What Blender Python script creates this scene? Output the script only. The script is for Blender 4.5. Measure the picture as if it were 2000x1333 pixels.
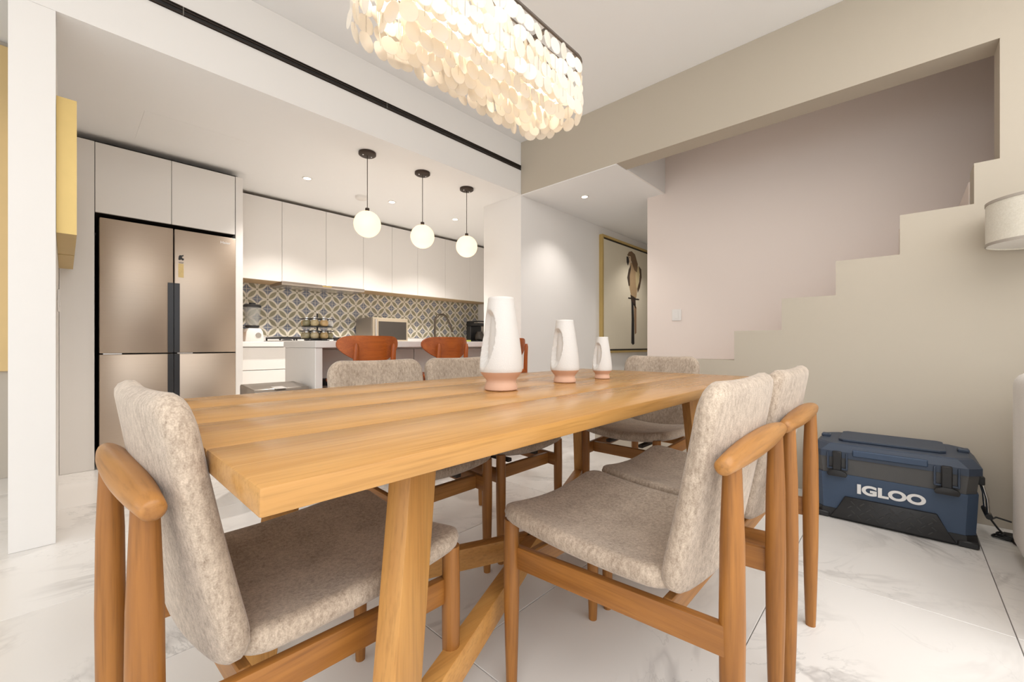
import bpy, bmesh, math, random
from mathutils import Vector, Matrix, Euler
random.seed(7)
for o in list(bpy.data.objects): bpy.data.objects.remove(o, do_unlink=True)
SC = bpy.context.scene
C = SC.collection
PI = math.pi

# ------------------------------------------------------------------ camera, world, light, exposure
cam_d = bpy.data.cameras.new('camera'); cam = bpy.data.objects.new('camera', cam_d); C.objects.link(cam)
cam.location = (0, 0, 0.90); cam.rotation_euler = (PI/2, 0, math.radians(-47.0))
cam_d.sensor_width = 36.0; cam_d.lens = 815/2000*36; cam_d.shift_y = 6.5/2000; cam_d.clip_start = 0.02
SC.camera = cam
SC.view_settings.view_transform = 'Standard'; SC.view_settings.look = 'None'
SC.view_settings.gamma = 1.0; SC.view_settings.use_curve_mapping = False
SC.view_settings.exposure = 0.2
W = bpy.data.worlds.new('sky'); SC.world = W; W.use_nodes = True
W.node_tree.nodes['Background'].inputs[0].default_value = (0.93, 0.97, 1.0, 1)
W.node_tree.nodes['Background'].inputs[1].default_value = 0.8
def area(name, loc, rot, sx, sy, power, col):
    d = bpy.data.lights.new(name, 'AREA'); d.shape = 'RECTANGLE'; d.size = sx; d.size_y = sy; d.energy = power; d.color = col
    o = bpy.data.objects.new(name, d); C.objects.link(o); o.location = loc; o.rotation_euler = rot; return o
# daylight through the big window openings of the living room behind the camera
area('window_daylight', (-0.8, -5.9, 1.45), (PI/2, 0, 0), 7.6, 2.5, 40, (0.92, 0.965, 1.0))
area('window_daylight', (-4.9, -0.8, 1.45), (PI/2, 0, -PI/2), 9.6, 2.5, 75, (0.92, 0.965, 1.0))
# added soft fill light under the unseen ceiling behind the camera
area('added_ceiling_fill', (-0.6, -2.5, 2.90), (0, 0, 0), 6.0, 5.0, 190, (0.97, 0.98, 1.0))

# ------------------------------------------------------------------ materials
def srgb(r, g, b):
    f = lambda c: (c/255)/12.92 if c/255 <= .04045 else ((c/255+.055)/1.055)**2.4
    return (f(r), f(g), f(b), 1)
class NT:
    def __init__(s, name):
        s.m = bpy.data.materials.new(name); s.m.use_nodes = True; s.t = s.m.node_tree
        s.b = s.t.nodes['Principled BSDF']; s.out = s.t.nodes['Material Output']
    def n(s, typ, **kw):
        nd = s.t.nodes.new(typ)
        for k, v in kw.items():
            if k.startswith('i_'):
                key = k[2:]; key = int(key) if key.isdigit() else key.replace('_', ' ')
                nd.inputs[key].default_value = v
            else: setattr(nd, k, v)
        return nd
    def l(s, a, b): s.t.links.new(a, b)
    def math(s, op, a, b=None, c=None):
        nd = s.n('ShaderNodeMath', operation=op)
        for i, v in enumerate((a, b, c)):
            if v is None: continue
            if isinstance(v, (int, float)): nd.inputs[i].default_value = v
            else: s.l(v, nd.inputs[i])
        return nd.outputs[0]
    def mix(s, fac, a, b):
        nd = s.n('ShaderNodeMix', data_type='RGBA')
        for i, v in ((0, fac), (6, a), (7, b)):
            if isinstance(v, (int, float, tuple)): nd.inputs[i].default_value = v
            else: s.l(v, nd.inputs[i])
        return nd.outputs[2]
    def ramp(s, fac, stops):
        nd = s.n('ShaderNodeValToRGB'); cr = nd.color_ramp
        while len(cr.elements) < len(stops): cr.elements.new(.5)
        for e, (p, c) in zip(cr.elements, stops): e.position = p; e.color = c
        s.l(fac, nd.inputs[0]); return nd.outputs[0]
    def coords(s, scale=(1, 1, 1), rnd=True):
        tc = s.n('ShaderNodeTexCoord'); mp = s.n('ShaderNodeMapping', i_Scale=scale); s.l(tc.outputs['Object'], mp.inputs[0])
        if not rnd: return mp.outputs[0]
        oi = s.n('ShaderNodeObjectInfo'); va = s.n('ShaderNodeVectorMath', operation='MULTIPLY_ADD')
        s.l(oi.outputs['Random'], va.inputs[0]); va.inputs[1].default_value = (37, 53, 71); s.l(mp.outputs[0], va.inputs[2])
        return va.outputs[0]
    def noise(s, vec, scale, detail=3, rough=.5, dist=0):
        nd = s.n('ShaderNodeTexNoise'); nd.inputs['Scale'].default_value = scale; nd.inputs['Detail'].default_value = detail
        nd.inputs['Roughness'].default_value = rough; nd.inputs['Distortion'].default_value = dist; s.l(vec, nd.inputs['Vector']); return nd.outputs[0]
    def bump(s, h, strength=.2, dist=.002):
        nd = s.n('ShaderNodeBump'); nd.inputs['Strength'].default_value = strength; nd.inputs['Distance'].default_value = dist
        s.l(h, nd.inputs['Height']); s.l(nd.outputs[0], s.b.inputs['Normal'])
    def set(s, col=None, rough=.5, metal=0, spec=.5, **kw):
        if col is not None:
            if isinstance(col, tuple): s.b.inputs['Base Color'].default_value = col
            else: s.l(col, s.b.inputs['Base Color'])
        s.b.inputs['Roughness'].default_value = rough; s.b.inputs['Metallic'].default_value = metal
        s.b.inputs['Specular IOR Level'].default_value = spec
        for k, v in kw.items(): s.b.inputs[k.replace('_', ' ')].default_value = v
        return s.m
MATS = {}
def plain(name, rgb, rough=.5, metal=0, spec=.5, var=.03, scale=8, **kw):
    if name in MATS: return MATS[name]
    t = NT(name); c = srgb(*rgb); n = t.noise(t.coords(), scale, 2)
    d = tuple(max(0, x*(1-var)) for x in c[:3])+(1,)
    MATS[name] = t.set(t.mix(n, d, c), rough, metal, spec, **kw); return MATS[name]
def wood(name, lo, hi, axis, rough=.4, fine=1.0, bump=.08):
    t = NT(name); sc = [11, 11, 11]; sc[axis] = .8
    v = t.coords(tuple(sc)); a = t.noise(v, 2.2, 4, .6, .6)
    sc2 = [160*fine]*3; sc2[axis] = 5
    g = t.noise(t.coords(tuple(sc2)), 1.0, 3, .6)
    col = t.ramp(a, [(.3, srgb(*lo)), (.7, srgb(*hi))])
    dark = tuple(x*.55 for x in srgb(*lo)[:3])+(1,)
    f = t.math('MULTIPLY', t.math('SUBTRACT', g, .48), 3.2)
    cl = t.n('ShaderNodeClamp'); t.l(f, cl.inputs[0])
    col = t.mix(t.math('MULTIPLY', cl.outputs[0], .55), col, dark)
    oi = t.n('ShaderNodeObjectInfo'); br = t.n('ShaderNodeHueSaturation'); t.l(col, br.inputs['Color'])
    t.l(t.math('MULTIPLY_ADD', oi.outputs['Random'], .05, .975), br.inputs['Value'])
    t.bump(g, bump, .0006)
    MATS[name] = t.set(br.outputs[0], rough, 0, .45); return MATS[name]
def emis(name, rgb, strength):
    t = NT(name); t.set(srgb(*rgb), .4); t.b.inputs['Emission Color'].default_value = srgb(*rgb); t.b.inputs['Emission Strength'].default_value = strength
    MATS[name] = t.m; return t.m

white_wall = plain('white_plaster', (240, 236, 231), .75, spec=.2, var=.012, scale=3)
ceil_paint = plain('ceiling_paint', (247, 246, 244), .8, spec=.15, var=.012, scale=2)
beige_wall = plain('beige_paint', (192, 181, 164), .7, spec=.2, var=.02, scale=3)
stair_wall = plain('stair_plaster', (238, 224, 214), .75, spec=.2, var=.015, scale=3)
lacquer = plain('white_lacquer', (236, 231, 225), .32, spec=.45, var=.008)
carcass = plain('tan_carcass', (196, 166, 126), .5, var=.06, scale=20)
quartz = plain('white_quartz', (236, 232, 227), .25, spec=.5, var=.02, scale=30)
black = plain('black_metal', (24, 21, 19), .45, var=.1)
bronze = plain('dark_bronze', (66, 54, 46), .45, metal=.6, var=.1)
blackpl = plain('black_plastic', (34, 33, 33), .5, var=.1, scale=30)
gold = plain('brushed_gold', (208, 180, 116), .42, metal=.55, var=.1, scale=14)
chrome = plain('chrome', (205, 200, 194), .22, metal=1, var=.04)
dark_glass = plain('dark_glass', (58, 52, 46), .12, var=.05)
oakT = wood('oak_tabletop', (180, 130, 70), (196, 148, 86), 0, .24)
oakZ = wood('oak_upright', (182, 128, 66), (200, 148, 82), 2, .42)
oakX = wood('oak_rail_x', (182, 128, 66), (200, 148, 82), 0, .42)
chZ = wood('chair_oak_upright', (134, 84, 34), (170, 113, 52), 2, .42)
chY = wood('chair_oak_rail', (134, 84, 34), (170, 113, 52), 1, .42)
chX = wood('chair_oak_bar', (150, 100, 48), (182, 128, 68), 0, .36)
stX = wood('stool_ply', (160, 76, 22), (188, 98, 34), 0, .4)
stZ = wood('stool_post', (156, 74, 22), (182, 94, 34), 2, .4)
def mk_fabric(name, a, b, sc=(1, 1, .45)):
    t = NT(name); v = t.coords(sc); n1 = t.noise(v, 130, 4, .7); n2 = t.noise(t.coords(), 420, 2, .6); n3 = t.noise(t.coords((1, 1, .6)), 14, 3)
    m = t.math('ADD', t.math('MULTIPLY', n1, .6), t.math('ADD', t.math('MULTIPLY', n2, .35), t.math('MULTIPLY', n3, .25)))
    col = t.ramp(m, [(.40, srgb(*a)), (.82, srgb(*b))])
    t.bump(n2, .5, .0015); t.b.inputs['Sheen Weight'].default_value = .25; t.b.inputs['Sheen Roughness'].default_value = .5
    MATS[name] = t.set(col, .9, 0, .15); return MATS[name]
fabric = mk_fabric('taupe_chenille', (134, 116, 99), (214, 196, 176))
def mk_marble():
    t = NT('marble_tile'); v = t.coords(); w1 = t.noise(v, 1.1, 5, .6, 1.1); w2 = t.noise(v, 2.1, 6, .6, 1.8); cl = t.noise(v, .9, 3)
    r1 = t.math('ABSOLUTE', t.math('SUBTRACT', w1, .5)); r2 = t.math('ABSOLUTE', t.math('SUBTRACT', w2, .5))
    k1 = t.ramp(r1, [(0, (1, 1, 1, 1)), (.030, (0, 0, 0, 1))]); k2 = t.ramp(r2, [(0, (1, 1, 1, 1)), (.012, (0, 0, 0, 1))])
    msk = t.ramp(t.noise(v, 1.4, 2), [(.45, (0, 0, 0, 1)), (.65, (1, 1, 1, 1))])
    base = t.ramp(cl, [(.3, srgb(228, 223, 217)), (.6, srgb(238, 234, 229))])
    c = t.mix(t.math('MULTIPLY', t.math('MULTIPLY', k1, msk), .55), base, srgb(160, 154, 150))
    c = t.mix(t.math('MULTIPLY', t.math('MULTIPLY', k2, msk), .36), c, srgb(150, 146, 142))
    return t.set(c, .24, 0, .45)
marble = mk_marble()
grout = plain('grout', (176, 168, 160), .8)
def mk_pattern():
    t = NT('patterned_tile'); tc = t.n('ShaderNodeTexCoord'); sp = t.n('ShaderNodeSeparateXYZ'); t.l(tc.outputs['Object'], sp.inputs[0])
    x, z = sp.outputs[0], sp.outputs[2]; k = 1/.2
    def frac(o):   # local coordinate in the 45 degree lattice, -0.5..0.5
        return t.math('SUBTRACT', t.math('FRACT', t.math('ADD', o, 100.0)), .5)
    p = frac(t.math('MULTIPLY', t.math('ADD', x, z), k)); q = frac(t.math('MULTIPLY', t.math('SUBTRACT', x, z), k))
    ap, aq = t.math('ABSOLUTE', p), t.math('ABSOLUTE', q)
    h = lambda a, b: t.math('SQRT', t.math('ADD', t.math('MULTIPLY', a, a), t.math('MULTIPLY', b, b)))
    m = t.math('MINIMUM', h(t.math('SUBTRACT', 1, ap), aq), h(ap, t.math('SUBTRACT', 1, aq)))
    cream = srgb(222, 213, 196)
    nz = t.noise(t.coords(), 60, 2)
    olive = t.mix(nz, srgb(138, 130, 106), srgb(160, 152, 126)); blue = t.mix(nz, srgb(108, 111, 123), srgb(134, 137, 147))
    col = t.mix(t.math('GREATER_THAN', m, .64), olive, cream)
    col = t.mix(t.math('GREATER_THAN', m, .765), col, blue)
    lin = t.math('MINIMUM', t.math('ABSOLUTE', t.math('ADD', p, q)), t.math('ABSOLUTE', t.math('SUBTRACT', p, q)))
    thin = t.math('MULTIPLY', t.math('LESS_THAN', lin, .022), t.math('GREATER_THAN', m, .765))
    col = t.mix(thin, col, cream)
    node = h(t.math('SUBTRACT', .5, ap), t.math('SUBTRACT', .5, aq))
    col = t.mix(t.math('LESS_THAN', node, .07), col, olive)
    return t.set(col, .3, 0, .4)
pattern = mk_pattern()
def mk_steel(name, rgb, rough=.34, axis=0):
    t = NT(name); sc = [400, 400, 400]; sc[axis] = 3; n = t.noise(t.coords(tuple(sc)), 1, 2)
    c = srgb(*rgb); t.bump(n, .03, .0004)
    MATS[name] = t.set(t.mix(n, tuple(x*.93 for x in c[:3])+(1,), c), rough, .85, .5); return t.m
steel = mk_steel('brushed_steel', (186, 170, 154), .36)
steel2 = mk_steel('bin_steel', (170, 160, 150), .3)
cer_w = NT('white_bisque'); _n = cer_w.noise(cer_w.coords((1, 1, 1)), 260, 2); cer_w.bump(_n, .5, .0012); cer_w = cer_w.set(srgb(214, 210, 205), .75, 0, .25)
cer_p = plain('peach_clay', (214, 172, 146), .7, spec=.25, var=.06, scale=12)
def mk_shell(name, rgb):
    t = NT(name); t.t.nodes.remove(t.b)
    n = t.noise(t.coords(), 40, 3); c = t.mix(n, srgb(*rgb), srgb(250, 246, 238))
    d = t.n('ShaderNodeBsdfDiffuse'); tr = t.n('ShaderNodeBsdfTranslucent'); g = t.n('ShaderNodeBsdfGlossy', i_Roughness=.25)
    for nd in (d, tr): t.l(c, nd.inputs['Color'])
    mx = t.n('ShaderNodeMixShader'); mx.inputs[0].default_value = .5; t.l(d.outputs[0], mx.inputs[1]); t.l(tr.outputs[0], mx.inputs[2])
    m2 = t.n('ShaderNodeMixShader'); m2.inputs[0].default_value = .06; t.l(mx.outputs[0], m2.inputs[1]); t.l(g.outputs[0], m2.inputs[2])
    t.l(m2.outputs[0], t.out.inputs[0]); MATS[name] = t.m; return t.m
shell_m = mk_shell('capiz_shell', (250, 245, 237))
def mk_glass(name, rgb, alpha):
    t = NT(name); t.set(srgb(*rgb), .06, 0, .5); t.b.inputs['Alpha'].default_value = alpha; MATS[name] = t.m; return t.m
clear_glass = mk_glass('clear_glass', (190, 190, 184), .22)
linen = mk_fabric('cream_linen', (214, 206, 188), (236, 230, 216), (1, 1, 1))
sofa_fab = mk_fabric('pale_sofa_weave', (226, 218, 209), (246, 240, 233), (1, 1, 1))
blue_pl = plain('slate_blue_plastic', (60, 77, 100), .5, var=.08, scale=40)
lid_pl = plain('dark_blue_plastic', (56, 67, 84), .5, var=.08, scale=40)
grey_pl = plain('charcoal_plastic', (82, 81, 80), .5, var=.08, scale=40)
printw = plain('white_print', (232, 230, 226), .5)
bulb_m = emis('warm_bulb', (255, 236, 212), 78)
globe_m = emis('opal_globe', (255, 224, 186), .92)
led_m = emis('led_disc', (255, 236, 208), 14)

# ------------------------------------------------------------------ geometry helpers
class B:
    """collects shapes and links them as ONE mesh object"""
    def __init__(s): s.bm = bmesh.new()
    def box(s, x0, x1, y0, y1, z0, z1, bev=0, seg=2, M=None):
        r = bmesh.ops.create_cube(s.bm, size=1); v = r['verts']
        bmesh.ops.scale(s.bm, vec=(abs(x1-x0), abs(y1-y0), abs(z1-z0)), verts=v)
        bmesh.ops.translate(s.bm, vec=((x0+x1)/2, (y0+y1)/2, (z0+z1)/2), verts=v)
        if M is not None: bmesh.ops.transform(s.bm, matrix=M, verts=v)
        if bev:
            e = list({e for q in v for e in q.link_edges}); bmesh.ops.bevel(s.bm, geom=e, offset=bev, segments=seg, affect='EDGES', profile=.5)
        return s
    def tube(s, pts, rad, seg=12, cap=True, closed=False):
        pts = [Vector(p) for p in pts]; n = len(pts); rad = rad if isinstance(rad, (list, tuple)) else [rad]*n
        rings = []; up = None
        for i, p in enumerate(pts):
            a = pts[(i-1) % n] if (closed or i) else p; b = pts[(i+1) % n] if (closed or i < n-1) else p
            d = (b-a).normalized()
            if up is None: up = d.orthogonal().normalized()
            up = (up-d*up.dot(d)).normalized(); sd = d.cross(up)
            rings.append([s.bm.verts.new(p+(up*math.cos(2*PI*k/seg)+sd*math.sin(2*PI*k/seg))*rad[i]) for k in range(seg)])
        for i in range(n if closed else n-1):
            A, D = rings[i], rings[(i+1) % n]
            for k in range(seg): s.bm.faces.new((A[k], A[(k+1) % seg], D[(k+1) % seg], D[k]))
        if cap and not closed:
            s.bm.faces.new(rings[0][::-1]); s.bm.faces.new(rings[-1])
        return s
    def lathe(s, prof, seg=32, c=(0, 0, 0), fn=None, cap=True):
        rings = []
        for r, z in prof:
            ring = []
            for k in range(seg):
                a = 2*PI*k/seg; rr = r if fn is None else fn(r, z, a)
                ring.append(s.bm.verts.new((c[0]+rr*math.cos(a), c[1]+rr*math.sin(a), c[2]+z)))
            rings.append(ring)
        for A, D in zip(rings, rings[1:]):
            for k in range(seg): s.bm.faces.new((A[k], A[(k+1) % seg], D[(k+1) % seg], D[k]))
        if cap:
            s.bm.faces.new(rings[0][::-1]); s.bm.faces.new(rings[-1])
        return s
    def sphere(s, c, r, u=24, v=16, sc=(1, 1, 1)):
        q = bmesh.ops.create_uvsphere(s.bm, u_segments=u, v_segments=v, radius=r)['verts']
        bmesh.ops.scale(s.bm, vec=sc, verts=q); bmesh.ops.translate(s.bm, vec=c, verts=q); return s
    def prism(s, poly, a0, a1, axis='x', bev=0):
        """poly in the plane across axis: x->(y,z), y->(x,z), z->(x,y)"""
        mk = {'x': lambda p, a: (a, p[0], p[1]), 'y': lambda p, a: (p[0], a, p[1]), 'z': lambda p, a: (p[0], p[1], a)}[axis]
        A = [s.bm.verts.new(mk(p, a0)) for p in poly]; D = [s.bm.verts.new(mk(p, a1)) for p in poly]; n = len(poly)
        f = [s.bm.faces.new(A), s.bm.faces.new(D[::-1])]
        for i in range(n): f.append(s.bm.faces.new((A[i], D[i], D[(i+1) % n], A[(i+1) % n])))
        if bev: bmesh.ops.bevel(s.bm, geom=list({e for q in f for e in q.edges}), offset=bev, segments=2, affect='EDGES', profile=.5)
        return s
    def pad(s, fn, nx=20, ny=20, Wd=.2, D=.2, r=.05, th=.04, k=3.0):
        """cushion-like shell: fn(x,y)->(point, normal); outline is a rounded rectangle 2Wd x 2D"""
        def vert(i, j, sg):
            ss = -1+2*i/nx; tt = -1+2*j/ny
            ss = math.copysign(1-(1-abs(ss))**1.6, ss); tt = math.copysign(1-(1-abs(tt))**1.6, tt)
            x, y = ss*Wd, tt*D; dx, dy = abs(x)-(Wd-r), abs(y)-(D-r)
            if dx > 0 and dy > 0:
                m = max(dx, dy); l = math.hypot(dx, dy); dx, dy = dx*m/l, dy*m/l
                x = math.copysign(Wd-r+dx, x); y = math.copysign(D-r+dy, y)
            e = max(abs(ss), abs(tt)); edge = min(1.0, (1-e)*min(Wd, D)/(th*.5)); h = th/2*math.sqrt(max(0, 1-(1-edge)**2))
            p, n = fn(x, y); return Vector(p)+Vector(n)*h*sg
        T = [[None]*(ny+1) for _ in range(nx+1)]; U = [[None]*(ny+1) for _ in range(nx+1)]
        for i in range(nx+1):
            for j in range(ny+1):
                T[i][j] = s.bm.verts.new(vert(i, j, 1)); bd = i in (0, nx) or j in (0, ny)
                U[i][j] = T[i][j] if bd else s.bm.verts.new(vert(i, j, -1))
        for i in range(nx):
            for j in range(ny):
                s.bm.faces.new((T[i][j], T[i+1][j], T[i+1][j+1], T[i][j+1])); s.bm.faces.new((U[i][j], U[i][j+1], U[i+1][j+1], U[i+1][j]))
        return s
    def build(s, name, mat, parent=None, smooth=None, loc=None):
        bmesh.ops.recalc_face_normals(s.bm, faces=s.bm.faces)
        me = bpy.data.meshes.new(name); s.bm.to_mesh(me); s.bm.free()
        if smooth:
            for p in me.polygons: p.use_smooth = True
            me.set_sharp_from_angle(angle=math.radians(smooth))
        me.materials.append(mat); o = bpy.data.objects.new(name, me); C.objects.link(o)
        if parent: o.parent = parent
        if loc: o.location = loc
        return o
def tag(o, label=None, cat=None, group=None, kind=None):
    if label: o['label'] = label
    if cat: o['category'] = cat
    if group: o['group'] = group
    if kind: o['kind'] = kind
    return o
def thing(name, label, cat, loc=(0, 0, 0), rz=0, group=None):
    o = bpy.data.objects.new(name, None); C.objects.link(o); o.empty_display_size = .1
    o.location = loc; o.rotation_euler = (0, 0, rz); return tag(o, label, cat, group)
def dup(root, loc, rz, label=None):
    r = root.copy(); C.objects.link(r); r.location = loc; r.rotation_euler = (0, 0, rz)
    if label: r['label'] = label
    for ch in list(root.children):
        c = ch.copy(); C.objects.link(c); c.parent = r
        for g in list(ch.children):
            d = g.copy(); C.objects.link(d); d.parent = c
    return r
def struct(b, name, mat, parent=None, smooth=None):
    o = b.build(name, mat, parent, smooth)
    if not parent: o['kind'] = 'structure'
    return o
def text_mesh(name, txt, size, mat, parent, M, extrude=.001, offset=0, sx=1.0):
    cu = bpy.data.curves.new(name, 'FONT'); cu.body = txt; cu.size = size; cu.extrude = extrude; cu.offset = offset; cu.align_x = 'CENTER'; cu.align_y = 'CENTER'
    t = bpy.data.objects.new(name+'_tmp', cu); C.objects.link(t); bpy.context.view_layer.update()
    me = bpy.data.meshes.new_from_object(t.evaluated_get(bpy.context.evaluated_depsgraph_get()))
    bpy.data.objects.remove(t, do_unlink=True); me.name = name
    me.transform(M @ Matrix.Diagonal((sx, 1, 1, 1))); me.materials.clear(); me.materials.append(mat)
    o = bpy.data.objects.new(name, me); C.objects.link(o); o.parent = parent; return o
FACE_S = Matrix.Rotation(PI/2, 4, 'X')                                   # lettering that faces -Y
FACE_W = Matrix.Rotation(-PI/2, 4, 'Z') @ Matrix.Rotation(PI/2, 4, 'X')  # lettering that faces -X

# ------------------------------------------------------------------ the setting
XS, YB, ZK, ZC = 3.128, 2.794, 2.408, 2.927     # stair wall, beam face, kitchen ceiling, living ceiling
fl = B().box(-5.1, 7.2, -6.1, 5.2, -.10, -.012).build('floor', grout); fl['kind'] = 'structure'
tm = None
for j in range(-11, 9):
    for i in range(-5, 6):
        x0, y0 = .788+1.2*i, .34+.6*j
        if x0 > 7 or x0+1.2 < -4.9 or y0 > 5.1 or y0+.6 < -5.9: continue
        if tm is None:
            t = B().box(-.5988, .5988, -.2988, .2988, -.012, 0, .0012, 1).build('tile', marble, fl); tm = t.data
        else:
            t = bpy.data.objects.new('tile', tm); C.objects.link(t); t.parent = fl
        t.location = (x0+.6, y0+.3, 0)
struct(B().box(-5.1, 7.2, -6.1, 5.2, ZC, ZC+.12), 'ceiling', ceil_paint)
kc = struct(B().box(-.026, XS-.001, YB+.0045, 3.339, ZK, ZK+.02).box(-.026, 4.569, 3.339, 5.029, ZK, ZK+.02), 'ceiling_kitchen', ceil_paint)
B().box(.352, .952, 3.56, 4.10, ZK-.0015, ZK-.0002, .0005, 1).build('access_panel', ceil_paint, kc)
struct(B().box(XS+.0005, 7.0, 1.731, YB-.001, ZK-.010, ZK-.0042), 'ceiling_hall', ceil_paint)
struct(B().box(XS+.172, 4.069, 1.715, 1.73, ZK-.010, ZC-.001), 'trim_2', white_wall)
struct(B().box(-.165, XS-.001, YB, YB+.004, ZK, ZC-.001).box(-.165, XS-.001, YB+.004, YB+.18, ZK+.0205, ZC-.001), 'trim_1', white_wall)               # beam over the kitchen opening
struct(B().box(-.165, -.027, YB, 5.029, 0.001, ZK-.001), 'wall_left', white_wall)
wb = struct(B().box(-.026, 4.72, 5.03, 5.15, 0.001, ZC-.001), 'wall_back', white_wall)
struct(B().box(4.57, 4.70, 3.34, 5.029, 0.001, ZK-.001), 'wall_kitchen_right', white_wall)
struct(B().box(XS, 7.1, YB, 3.338, 0.001, ZC-.001), 'wall_hall', white_wall)
struct(B().box(7.0, 7.1, 1.6, YB-.001, 0.001, ZK+.05), 'wall_hall_end', white_wall)
# beige stair wall with the stepped parapet: outline in (y, z)
out = [(YB-.001, ZK-.004), (YB-.001, ZC-.001), (-5.95, ZC-.001), (-5.95, .001)]
ys, zs = 1.93, .001
out += [(1.936, .001)]
for k, (y, z) in enumerate([(1.936, .192), (1.661, .392), (1.386, .592), (1.111, .791), (.836, .991), (.559, 1.192), (.284, 1.394), (.005, 1.609), (-.269, 1.813)]):
    out.append((y, z)); nx = [1.661, 1.386, 1.111, .836, .559, .284, .005, -.269, -.354][k]; out.append((nx, z))
out += [(-.354, ZK-.004)]
struct(B().prism(out, XS, XS+.17, 'x'), 'wall_right', beige_wall)
struct(B().box(4.07, 4.19, -5.95, 1.90, 0.001, ZC-.001), 'wall_stair', stair_wall)
struct(B().box(4.19, 6.999, 1.78, 1.90, 0.001, ZK-.011), 'wall_hall_side', white_wall)
st = thing('staircase', 'white staircase climbing behind the stepped beige parapet', 'stairs', (3.68, 1.9, 0))
y = 1.936; z = .17
for k in range(13):
    if z > 2.8: break
    y1 = y-.275
    B().box(-.38, .388, y1-1.9, y-1.9, max(0.001, z-.36), z, .003, 1).build('step', stair_wall, st); y = y1; z += .2
struct(B().box(-4.98, -.166, 4.40, 4.52, 0.001, ZC-.001), 'wall_far_left', plain('greige_paint', (196, 186, 172), .7, spec=.2))
# living-room side behind the camera: window walls with posts
b = B()
for k in range(6): x = -5.0+k*1.61; b.box(x, x+.07, -6.05, -5.97, 0.001, ZC-.001)
b.box(-5.0, 3.12, -6.05, -5.97, 2.75, ZC-.001); b.box(-5.0, 3.12, -6.05, -5.97, 0.001, .10); struct(b, 'window_1', white_wall)
b = B()
for k in range(8): y = -5.95+k*1.47; b.box(-5.08, -5.0, y, y+.07, 0.001, ZC-.001)
b.box(-5.08, -5.0, -5.95, 4.39, 2.75, ZC-.001); b.box(-5.08, -5.0, -5.95, 4.39, .001, .10); struct(b, 'window_2', white_wall)

# backsplash tiles and upstand on the back wall
tm = None
for i in range(18):
    for j in range(3):
        x = 1.10+.2*i+.1; zc = .985+.2*j+.1
        if x > 4.6: continue
        if tm is None:
            t = B().box(-.0995, .0995, -.006, .006, -.0995, .0995, .0008, 1).build('tile', pattern, wb); tm = t.data
        else:
            t = bpy.data.objects.new('tile', tm); C.objects.link(t); t.parent = wb
        t.location = (x, 5.022, zc)

# ------------------------------------------------------------------ dining table
TX0, TX1, TY0, TY1, TZ = .138, 2.19, .488, 1.452, .75
tcx, tcy = (TX0+TX1)/2, (TY0+TY1)/2
tb = thing('dining_table', 'long light oak dining table with crossed trestle base', 'table', (tcx, tcy, 0))
pw = (TY1-TY0)/4
for k in range(4):
    y0 = TY0-tcy+pw*k
    B().box(TX0-tcx, TX1-tcx, y0+.0002, y0+pw-.0002, TZ-.033, TZ, .004 if k in (0, 3) else .0005, 2).build('plank', oakT, tb, 40)
ex, ey = .922, .387
for sg in (1, -1):
    e = Vector((ex, ey*sg, 0)); n = Vector((-ey*sg, ex, 0))
    R = Matrix(((e.x, n.x, 0, 0), (e.y, n.y, 0, 0), (0, 0, 1, 0), (0, 0, 0, 1)))
    for sd in (1, -1):
        xt, xb, w = .77, .868, .045
        poly = [(sd*(xb-w), 0), (sd*(xb+w), 0), (sd*(xt+w), TZ-.034), (sd*(xt-w), TZ-.034)]
        b = B().prism(poly, -.023, .023, 'y', .003); b.bm.transform(R); b.build('leg', oakZ, tb, 40)
    dz = 0 if sg == 1 else .0
    o = B().box(-.80, .80, -.0215, .0215, .15, .222, .003, 2); o.bm.transform(R); o.build('stretcher', oakX, tb, 40)
    o = B().box(-.735, .735, -.0215, .0215, TZ-.088, TZ-.035, .003, 2); o.bm.transform(R); o.build('top_rail', oakX, tb, 40)

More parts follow.
